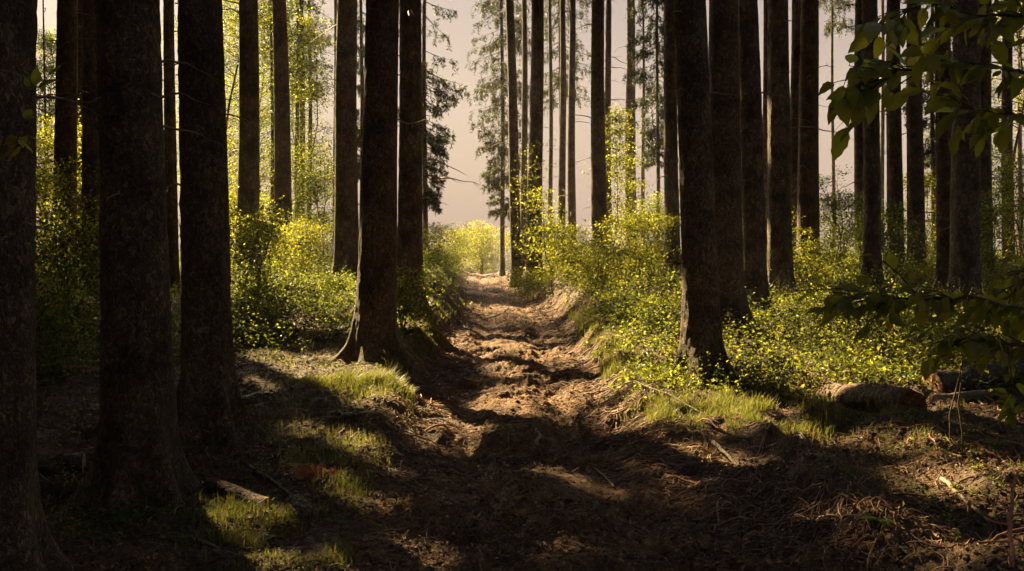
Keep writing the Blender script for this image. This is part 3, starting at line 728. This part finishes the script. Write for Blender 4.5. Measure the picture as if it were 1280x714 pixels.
# litter, clods and torn root fibres
def litter():
    mb = MB()
    n = 300000
    Y = 3.6*(44/3.6)**(rng.random(n)**1.15); X = (rng.random(n)*1.12-.56)*Y
    p = pathness(X, Y)
    k = rng.random(n) < (1-.35*p)*np.clip(.6+1.3*fbm(X*2.2, Y*2.2, 2, 44), .08, 1)
    X, Y = X[k], Y[k]; n = len(X)
    z = height(X, Y)
    P = np.stack([X, Y, z+.002+.03*rng.random(n)**2], 1)
    D = rvec(n)*np.array([1, 1, .55])
    half = rng.random(n) < .72
    L = np.where(half, .02+.075*rng.random(n)**2, .015+.03*rng.random(n)); W = np.where(half, .0015+.003*rng.random(n)**2, .010+.014*rng.random(n))
    L = L*np.clip(Y/12, 1, 2.2); W = W*np.clip(Y/12, 1, 2.2)
    strips(mb, P[half], D[half], np.array([0, 0, 1.])+.4*rng.normal(size=(half.sum(), 3)), L[half], W[half])
    h2 = ~half
    leaves(mb, P[h2], D[h2], np.array([0, 0, 1.])+.5*rng.normal(size=(h2.sum(), 3)), L[h2]*1.3, W[h2]*1.2, .3)
    o = mb.build('leaf_litter', M['litter']); tag(o, 'brown needles twigs and dead leaves strewn over the forest floor', 'leaf litter', kind='stuff')
rng = np.random.default_rng(106); random.seed(106)
litter()
def clods():
    mb = MB()
    import itertools
    t = (1+5**.5)/2
    iv = unit(np.array([(-1, t, 0), (1, t, 0), (-1, -t, 0), (1, -t, 0), (0, -1, t), (0, 1, t), (0, -1, -t), (0, 1, -t), (t, 0, -1), (t, 0, 1), (-t, 0, -1), (-t, 0, 1)], float))
    fv = np.array([(0, 11, 5), (0, 5, 1), (0, 1, 7), (0, 7, 10), (0, 10, 11), (1, 5, 9), (5, 11, 4), (11, 10, 2), (10, 7, 6), (7, 1, 8), (3, 9, 4), (3, 4, 2), (3, 2, 6), (3, 6, 8), (3, 8, 9), (4, 9, 5), (2, 4, 11), (6, 2, 10), (8, 6, 7), (9, 8, 1)])
    n = 20000
    Y = 3.6*(20/3.6)**rng.random(n); X = (rng.random(n)*1.1-.55)*Y
    k = (rng.random(n) < np.clip(.25+1.6*noise(X*1.6, Y*1.6, 46), .02, 1)) & (X > -1.8)
    X, Y = X[k], Y[k]; n = len(X)
    s = (.004+.018*rng.random(n)**3)
    v = iv[None]*(1+.9*(rng.random((n, 12, 3))-.5))*s[:, None, None]*np.array([1.3, 1, .6])
    v = v+np.stack([X, Y, height(X, Y)+s*.2], 1)[:, None]
    mb.add(v.reshape(-1, 3), (np.arange(n)[:, None, None]*12+fv[None]).reshape(-1, 3))
    o = mb.build('soil_clods', M['soil']); tag(o, 'crumbled clods of earth along the rutted path', 'soil', kind='stuff')
clods()
def root_mat():
    mb = MB()
    def strand(X, Y, dx, dy, L, r):
        k = 9; pts = []
        a = math.atan2(dy, dx)
        for q in range(k):
            pts.append((X, Y)); a += rng.normal()*.28
            X += math.cos(a)*L/k; Y += math.sin(a)*L/k
        pts = np.array(pts); z = height(pts[:, 0], pts[:, 1])+.008+.03*np.abs(np.sin(np.linspace(0, math.pi*(1+rng.random()), k)))*rng.random()
        tube(mb, np.column_stack([pts, z]), r*np.linspace(1, .5, k), 4, False)
    for _ in range(1000):                       # right bank
        Y = 5.0+4.2*rng.random(); xl, xr = edges(Y)
        strand(xr+.05+.55*rng.random(), Y, -1, -.6+.7*rng.normal(), .22+.4*rng.random(), .002+.006*rng.random()**2)
    for _ in range(480):                       # heap on the right
        Y = 4.4+4.2*rng.random()
        strand(1.6+2.6*rng.random(), Y, rng.normal(), rng.normal(), .12+.35*rng.random(), .002+.005*rng.random()**2)
    for _ in range(170):                       # broken twigs on the heap
        Y = 4.4+5.0*rng.random()
        strand(1.3+3.2*rng.random(), Y, rng.normal(), rng.normal(), .2+.5*rng.random(), .004+.007*rng.random()**2)
    for _ in range(420):                       # left bank under the grass
        Y = 6.5+4.4*rng.random(); xl, xr = edges(Y)
        strand(xl-.05-.5*rng.random(), Y, 1, -.7+.5*rng.normal(), .18+.35*rng.random(), .002+.005*rng.random()**2)
    for _ in range(900):
        Y = 8+20*rng.random(); xl, xr = edges(Y); sg = rng.random() < .5; strand(xr+.5*rng.random() if sg else xl-.5*rng.random(), Y, -1 if sg else 1, rng.normal()*.8, .3+.4*rng.random(), .004+.008*rng.random()**2)
    for _ in range(900):
        Y = 4+8*rng.random()**1.3; strand(-.8+2.4*rng.random(), Y, rng.normal(), rng.normal(), .08+.25*rng.random(), .001+.0035*rng.random()**2)
    for _ in range(700):
        Y = 4.2+9*rng.random()**1.3
        strand(-3+2.6*rng.random(), Y, rng.normal(), rng.normal(), .15+.4*rng.random(), .0015+.004*rng.random()**2)
    o = mb.build('root_fibres', M['rootmat'], smooth=True); tag(o, 'matted torn roots and fibres hanging over the path banks', 'roots', kind='stuff')
rng = np.random.default_rng(107); random.seed(107)
root_mat()

# ------------------------------------------------------------------ logs, sticks, stumps
def lay(pts_px, rise=0.0):
    out = []
    for px, py in pts_px:
        g = ground_at(px, py); out.append(g)
    return np.array(out)
def log(a, b, r, label, m='bark', end='cutwood', name='fallen_log', sink=.35, jag=.06):
    A, Bp = ground_at(*a), ground_at(*b)
    A = A+np.array([0, 0, r*(1-sink)]); Bp = Bp+np.array([0, 0, r*(1-sink)])
    c = (A+Bp)/2; root = thing(name, c-np.array([0, 0, r*(1-sink)]), label, 'log')
    o = np.array(root.location)
    k = 40; n = 28; t = np.linspace(0, 1, k)
    ax = unit((Bp-A)[None])[0]; up = np.array([0, 0, 1.]); s = unit(np.cross(ax, up)[None])[0]; u = np.cross(s, ax)
    th = np.arange(n)*2*math.pi/n
    TT, KK = np.meshgrid(th, t)
    rad = r*(1+.16*noise(np.cos(TT)*1.5+7, KK*6+np.sin(TT)*1.5, 5)+.14*fbm(TT*3, KK*22, 4, 6)*np.clip(np.minimum(TT, 6.28-TT)*3, 0, 1))
    cen = A[None]+(Bp-A)[None]*t[:, None]+u[None]*(.15*r*np.sin(t*5))[:, None]-o
    v = cen[:, None]+rad[..., None]*(np.cos(TT)[..., None]*s+np.sin(TT)[..., None]*u)
    i = np.arange(k-1)[:, None]*n; j = np.arange(n)[None]; j2 = (j+1) % n
    mb = MB(); mb.add(v.reshape(-1, 3), np.stack([i+j, i+j2, i+n+j2, i+n+j], -1).reshape(-1, 4))
    mb.build('log_body', M[m], root, True)
    for e, sg in ((0, 1), (k-1, -1)):
        ce = MB(); w = [cen[e]-ax*sg*.004]; rings = 4
        V = [cen[e][None]-ax*sg*.006]
        for q in range(1, rings+1): V.append(cen[e]+(v[e]-cen[e])*(q/rings)*.985-ax*sg*(.006 if q < rings else 0)+ax*sg*np.abs(rng.normal(size=(n, 1)))*r*jag*(q < rings)*(1.2-q/rings))
        V = np.concatenate(V)
        f3 = [[0, 1+x, 1+(x+1) % n] for x in range(n)]
        f4 = [[1+q*n+x, 1+(q+1)*n+x, 1+(q+1)*n+(x+1) % n, 1+q*n+(x+1) % n] for q in range(rings-1) for x in range(n)]
        ce.add(V, f3); ce.f.append(np.array(f4))
        ce.build('cut_end', M[end], root, True)
    return root
rng = np.random.default_rng(108); random.seed(108)
log((1140, 514), (1035, 496), .12, 'mossy broken log with reddish split end in the right undergrowth', m='bark_red', end='redrot', sink=.72, jag=.9)
log((1300, 478), (1165, 490), .12, 'shaded log lying under the lower beech bough at the right', m='bark_far')
log((1240, 496), (1168, 503), .035, 'pale sunlit length of branch wood right of the broken log', m='stem', name='branch_log')
log((262, 612), (335, 636), .05, 'short log lying in the shade right of the huge trunk', m='bark_red', end='redrot', sink=.6)
log((368, 640), (384, 655), .06, 'stubby cut log end beside the short log', m='bark_far', end='bark_far')
log((25, 592), (105, 590), .08, 'dark log behind the leftmost thick trunk', m='bark_far')
log((1085, 473), (1150, 462), .03, 'thin pale rod of wood in the bright right undergrowth', m='stem', name='branch_log')

def stick(pts, r, label, m='deadwood', name='stick', twigs=(), lift=.012):
    """pts: list of (px, py, height above ground); joined by a wobbling tube"""
    P = []
    for px, py, h in pts:
        g = ground_at(px, py); P.append(g+np.array([0, 0, h+lift]))
    P = np.array(P)
    t = np.linspace(0, len(P)-1, 6*(len(P)-1)+1); idx = np.minimum(t.astype(int), len(P)-2)
    Q = P[idx]+(P[idx+1]-P[idx])*(t-idx)[:, None]
    Q = Q+np.cumsum(rng.normal(size=Q.shape)*r*.4, 0)
    o = Q[0].copy(); o[2] -= lift
    root = thing(name, o, label, 'stick')
    mb = MB(); tube(mb, Q-o, r*np.linspace(1.1, .55, len(Q)), 7)
    so = mb.build('shaft', M[m], root, True)
    for u, d, L in twigs:
        s = Q[int(u*(len(Q)-1))]-o; tw = MB()
        d = np.array(d, float); k = np.linspace(0, 1, 5)[:, None]
        tube(tw, s+d*L*k+rng.normal(size=(5, 3))*L*.03*k, r*np.linspace(.55, .25, 5), 5)
        tw.build('twig', M[m], so, True)
    return root
stick([(795, 490, .08), (840, 520, .16), (900, 540, .05)], .008, 'long bent dead stick leaning over the grass by the right path trunk', m='bark_far', twigs=[(.35, (-.1, .1, -1), .14), (.55, (0, .1, -1), .2)])
stick([(305, 588, .05), (360, 620, .05), (415, 648, .02)], .016, 'long dark stick slanting across the shade right of the big trunks', m='bark_far')
stick([(236, 676, .01), (300, 702, .01)], .010, 'pale sunlit stick on the grass right of the huge trunk foot')
stick([(28, 588, .03), (65, 614, .02)], .010, 'grey stick lying beside the leftmost thick trunk foot')
stick([(1178, 606, .02), (1240, 665, .03)], .014, 'dark straight stick lying in the shade at lower right')
stick([(1218, 560, .02), (1252, 582, .02)], .012, 'reddish stick lying in the sunlit right foreground', m='redwood')
stick([(1262, 716, 0), (1258, 700, .18), (1262, 690, .36)], .012, 'upright broken reddish twig with side spurs at bottom right corner', m='redwood', name='broken_twig',
      twigs=[(.45, (-1, .1, .25), .10), (.6, (-.8, 0, .5), .08), (.25, (-1, 0, 0.0), .16), (.9, (-.4, 0, .7), .03)])
stick([(667, 558, -.02), (668, 556, .05), (668, 554, .09)], .016, 'small pale splintered stub sticking up from the path', m='cutwood', name='wood_stub')
stick([(990, 500, 0), (1004, 488, .1), (1012, 476, .2)], .008, 'slanting reddish twigs left of the broken log', m='redwood', twigs=[(.2, (.5, 0, .7), .2)])
stick([(1180, 470, .1), (1210, 488, .06), (1240, 500, .02)], .008, 'thin dead stick crossing before the shaded right log', twigs=[(.5, (.6, 0, .4), .2)])
stick([(1262, 460, .3), (1290, 480, .2)], .010, 'dead stick sticking out at the right edge above the shaded log')
stick([(1215, 500, .02), (1262, 540, .05)], .010, 'dark stick slanting down under the lower right leaves', m='bark_far', twigs=[(.6, (.1, .1, 1), .25)])
stick([(322, 545, 0), (327, 530, .18), (336, 515, .36)], .005, 'upright bare twig in front of the sunlit left clearing', m='stem', twigs=[(.5, (-.4, 0, .7), .15), (.7, (.4, 0, .7), .12)])
stick([(480, 600, .01), (430, 620, .02)], .008, 'short stick in the shaded grass left of the path')
stick([(742, 590, .01), (770, 615, .01)], .010, 'short stick lying on the path below the right bank')
stick([(600, 402, .01), (628, 392, .01)], .02, 'curved stick lying across the upper path')
stick([(890, 560, .03), (925, 588, .02)], .016, 'bare root stick on top of the right bank', m='bark_far')
stick([(1000, 545, .02), (1025, 575, .0)], .016, 'short shaded branch on the churned heap', m='bark_far')

def dead_spray(px, py, size, n, label):
    g = ground_at(px, py); root = thing('dead_branch_spray', g, label, 'dead branch')
    w, l = MB(), MB()
    for q in range(n):
        az = rng.random()*6.28; L = size*(.4+.7*rng.random()); d = np.array([math.cos(az), math.sin(az)*.7, .25+.35*rng.random()])
        t = np.linspace(0, 1, 6)[:, None]; pts = d*L*t+np.array([0, 0, .02])-np.array([0, 0, .25*L])*t*t
        tube(w, pts, .004*np.linspace(1, .4, 6), 4)
        m = 90; u = rng.random(m)[:, None]
        p = d*L*u+np.array([0, 0, .02])-np.array([0, 0, .25*L])*u*u
        strips(l, p, d+.9*rng.normal(size=(m, 3)), rvec(m), .02+.03*rng.random(m), np.full(m, .003))
    w.build('twigs', M['redwood'], root); l.build('dead_needles', M['redneedle'], root)
dead_spray(390, 600, .2, 12, 'rust red dead spruce spray on the shaded ground left of path')
dead_spray(57, 578, .13, 8, 'small rust red dead spray behind the leftmost trunk foot')
dead_spray(1130, 505, .18, 9, 'reddish dead twigs over the split end of the broken log')
dead_spray(245, 608, .09, 6, 'small reddish dead spray touching the huge trunk foot')

def fern(px, py, size, n, label, m='fern'):
    g = ground_at(px, py); root = thing('fern', g, label, 'fern')
    for q in range(n):
        az = q*6.28/n+rng.normal()*.3; d = np.array([math.cos(az), math.sin(az), 0]); L = size*(.8+.4*rng.random())
        mb = MB(); k = 18; t = np.linspace(.05, 1, k)
        ax = np.outer(t*L, d); ax[:, 2] = L*(.75*t-.62*t*t)
        tube(mb, ax, .002*np.linspace(1, .3, k), 3)
        s = np.array([-d[1], d[0], 0])
        for sg in (-1, 1):
            ln = L*.3*np.sin(np.pi*np.clip(t*.9+.08, 0, 1))+.008
            leaves(mb, ax, np.tile(s*sg, (k, 1))+.45*d+np.array([0, 0, -.15]), np.tile([0, 0, 1.], (k, 1)), ln, np.full(k, L*.055)+ln*.12, .1)
        mb.build('frond', M[m], root)
fern(172, 648, .16, 6, 'small fern growing at the foot of the huge foreground trunk')
fern(300, 500, .3, 7, 'fern in deep shade beside the big dark left trunk')
fern(345, 672, .09, 6, 'little fern below the short log')
fern(1105, 655, .12, 5, 'tiny green fern in the shaded right foreground')
fern(440, 520, .2, 6, 'dark fern below the sunlit grass on the left bank')

# ------------------------------------------------------------------ beech boughs hanging into the foreground
def leaf_detail(mb, P, D, N, L, W, rng_curl=.35):
    D = unit(np.array(D)[None])[0]; S = unit(np.cross(D, N)[None])[0]; N = np.cross(S, D)
    k = 9; t = np.linspace(0, 1, k)
    w = W*.5*np.sin(np.pi*t**.85)**.8*(1-.15*t); w[-1] = 0.0005; w[0] = .001
    cu = rng.normal()*.25-rng_curl*.6; dr = -rng_curl*L*t*t*(.1+1.5*rng.random())
    rows = []
    for sgn, fo in ((-1, 1), (-.5, .5), (0, 0), (.5, .5), (1, 1)):
        edge = .03*W*np.sin(t*28)*abs(sgn)
        rows.append(P+np.outer(t*L, D)+np.outer(w*sgn+edge*np.sign(sgn), S)+np.outer(dr+np.abs(w*sgn)*(.35+cu)+.012*L*np.sin(t*30)*abs(sgn), N))
    V = np.stack(rows, 1)
    i = np.arange(k-1)[:, None]*5; j = np.arange(4)[None]
    mb.add(V.reshape(-1, 3), np.stack([i+j, i+j+1, i+6+j, i+5+j], -1).reshape(-1, 4))
def bough(root, o, pts, r, nleaf, ls, m='beech', side_twigs=5, spread=.16):
    """pts: list of (px, py, Y); twig with leaves hanging along it"""
    P = np.array([space(*p) for p in pts])-o
    t = np.linspace(0, len(P)-1, 5*(len(P)-1)+1); idx = np.minimum(t.astype(int), len(P)-2)
    Q = P[idx]+(P[idx+1]-P[idx])*(t-idx)[:, None]; Q[1:-1] += rng.normal(size=(len(Q)-2, 3))*r*.7
    w, l = MB(), MB(); tube(w, Q, r*np.linspace(1, .3, len(Q)), 6)
    anchors = [(Q[int(u*(len(Q)-1))], unit((Q[-1]-Q[0])[None])[0]) for u in np.linspace(.25, 1, max(3, nleaf//3))]
    for q in range(side_twigs):
        u = .2+.75*rng.random(); s = Q[int(u*(len(Q)-1))]; ax = unit((Q[-1]-Q[0])[None])[0]
        d = ax*.7+np.array([rng.normal()*.3, rng.normal()*.6, -.15+.35*rng.normal()]); L = spread*(.6+.8*rng.random())
        e = s+d*L; tube(w, [s, (s+e)/2+np.array([0, 0, .01]), e], [r*.4, r*.3, r*.15], 4)
        for v in (.35, .6, .8, 1): anchors.append((s+(e-s)*v, unit(d[None])[0]))
    for a in range(nleaf):
        s, ax = anchors[a % len(anchors)]
        d = ax*.75+rng.normal(size=3)*.45+np.array([0, 0, -.38])
        st = s+unit(d[None])[0]*.012; tube(w, [s, st], [.0012, .001], 3)
        N = np.array([0, -.35, 1.])+.42*rng.normal(size=3)
        L = ls*(.45+.75*rng.random()); leaf_detail(l, st, d, N, L, L*(.52+.1*rng.random()))
    b = w.build('bough', M['stem'], root, True); l.build('foliage', M[m], b, True)
rng = np.random.default_rng(109); random.seed(109)
o = np.array([1.95, 2.9, float(height(1.95, 2.9, False))])
bt = thing('beech_tree', o, 'beech reaching in from the right edge with big drooping dark leaves', 'tree')
tm = MB(); k = 16; zz = np.linspace(-.2, 6.5, k); tube(tm, np.stack([.05*np.sin(zz), .05*np.cos(zz*.8), zz], 1), .05*np.linspace(1.1, .4, k), 12)
tm.build('trunk', M['stem'], bt, True)
E = 1460
for pts, r, n, ls, tw, sp in [
    ([(E, 150, 2.9), (1290, 92, 2.7), (1200, 78, 2.65), (1120, 92, 2.6), (1065, 122, 2.6)], .006, 44, .088, 7, .13),
    ([(E, 80, 2.9), (1300, 20, 2.8), (1230, 18, 2.75), (1165, 6, 2.7)], .006, 40, .085, 6, .14),
    ([(E, 210, 2.9), (1290, 150, 2.8), (1220, 135, 2.8), (1185, 120, 2.75)], .005, 26, .08, 5, .12),
    ([(E, 60, 2.9), (1320, -15, 2.9), (1220, -20, 2.8), (1140, 8, 2.75), (1100, 40, 2.7)], .006, 26, .085, 4, .13),
    ([(E, 420, 2.9), (1310, 385, 2.7), (1210, 376, 2.6), (1110, 372, 2.55), (1040, 366, 2.5)], .007, 50, .085, 7, .15),
    ([(E, 480, 2.9), (1310, 440, 2.75), (1230, 420, 2.7), (1165, 430, 2.65)], .006, 38, .085, 6, .14),
    ([(E, 560, 2.9), (1320, 505, 2.85), (1275, 500, 2.8), (1258, 520, 2.8)], .005, 12, .07, 3, .08),
    ([(E, 330, 2.9), (1330, 320, 2.9), (1290, 330, 2.9), (1260, 380, 2.9), (1200, 408, 2.85)], .005, 22, .08, 5, .12)]:
    bough(bt, o, pts, r, int(n*(3.2 if pts[0][1] > 300 else 2.4)), ls*(.62 if pts[0][1] > 300 else .85), 'beech', int(tw*2.4), sp)
o2 = np.array([-1.75, 3.1, float(height(-1.75, 3.1, False))])
st_ = thing('beech_sapling', o2, 'little sapling with yellowing leaves before the leftmost thick trunk', 'sapling')
tm = MB(); tube(tm, [[0, 0, -.1], [.05, 0, .8], [.10, .02, 1.55], [.2, .03, 2.0]], [.008, .007, .005, .003], 6); tm.build('stem', M['stem'], st_, True)
bough(st_, o2, [(2, 240, 3.1), (22, 175, 3.1), (40, 120, 3.1), (60, 95, 3.1)], .003, 14, .065, 'beech', 2, .06)
bough(st_, o2, [(-12, 240, 3.1), (0, 190, 3.1), (12, 165, 3.1)], .003, 8, .05, 'yleaf', 2, .05)

# ------------------------------------------------------------------ sky, sun, camera
w = bpy.data.worlds.new('World'); scene.world = w; w.use_nodes = True
nt = w.node_tree; nt.nodes.clear()
sky = nt.nodes.new('ShaderNodeTexSky'); sky.sky_type = 'NISHITA'; sky.sun_disc = False
sky.sun_elevation = SUN_EL; sky.sun_rotation = -SUN_AZ; sky.dust_density = 6.0; sky.air_density = 1.5; sky.altitude = 300
mx = nt.nodes.new('ShaderNodeMix'); mx.data_type = 'RGBA'; tcw = nt.nodes.new('ShaderNodeTexCoord'); sz_ = nt.nodes.new('ShaderNodeSeparateXYZ'); nt.links.new(tcw.outputs['Generated'], sz_.inputs[0])
veil = nt.nodes.new('ShaderNodeMapRange'); veil.inputs[1].default_value = .25; veil.inputs[2].default_value = .55; veil.inputs[3].default_value = .965; veil.inputs[4].default_value = .25
nt.links.new(sz_.outputs[2], veil.inputs[0]); nt.links.new(veil.outputs[0], mx.inputs[0])
nt.links.new(sky.outputs[0], mx.inputs[6]); mx.inputs[7].default_value = (.42, .315, .315, 1)     # mist: a warm grey overcast veil
bg = nt.nodes.new('ShaderNodeBackground'); bg.inputs[1].default_value = .09
nt.links.new(mx.outputs[2], bg.inputs[0])
wo = nt.nodes.new('ShaderNodeOutputWorld'); nt.links.new(bg.outputs[0], wo.inputs[0])

hm, hn, N = mat('haze_air')
vp = N('ShaderNodeVolumePrincipled'); vp.inputs['Color'].default_value = (1.0, .93, .86, 1); vp.inputs['Density'].default_value = HAZE
vp.inputs['Anisotropy'].default_value = 0.0
ho = N('ShaderNodeOutputMaterial'); hn.links.new(vp.outputs[0], ho.inputs['Volume'])
hb = MB(); x0, x1, y0, y1, z0, z1 = -330, 330, -130, 240, float(gz.min())-1, 40
hb.add([(x0, y0, z0), (x1, y0, z0), (x1, y1, z0), (x0, y1, z0), (x0, y0, z1), (x1, y0, z1), (x1, y1, z1), (x0, y1, z1)],
       [(0, 3, 2, 1), (4, 5, 6, 7), (0, 1, 5, 4), (1, 2, 6, 5), (2, 3, 7, 6), (3, 0, 4, 7)])
hz_ = hb.build('haze', hm); tag(hz_, 'thin warm mist hanging between the far trunks', 'haze', kind='stuff')
from mathutils import Vector
sl = bpy.data.lights.new('sun', 'SUN'); sl.energy = 5.0; sl.angle = R(.5); sl.color = (1.0, .74, .37)
so = bpy.data.objects.new('sun', sl); col.objects.link(so)
so.rotation_euler = Vector([float(-c) for c in SUN]).to_track_quat('-Z', 'Y').to_euler()
so.location = (-20, 25, 30)

cam = bpy.data.cameras.new('camera'); co = bpy.data.objects.new('camera', cam); col.objects.link(co)
cam.sensor_width = 36; cam.lens = F/1280*36; cam.clip_end = 2000; cam.clip_start = .05
cam.shift_y = -(357-HZ)/1280
co.location = (0, 0, EYE); co.rotation_euler = (R(90), 0, 0)
scene.camera = co

vs = scene.view_settings
vs.view_transform = 'Standard'; vs.look = 'None'; vs.gamma = 1; vs.use_curve_mapping = False
vs.exposure = 2.95
scene.cycles.max_bounces = 6; scene.cycles.diffuse_bounces = 4; scene.cycles.transmission_bounces = 4
scene.cycles.use_denoising = True
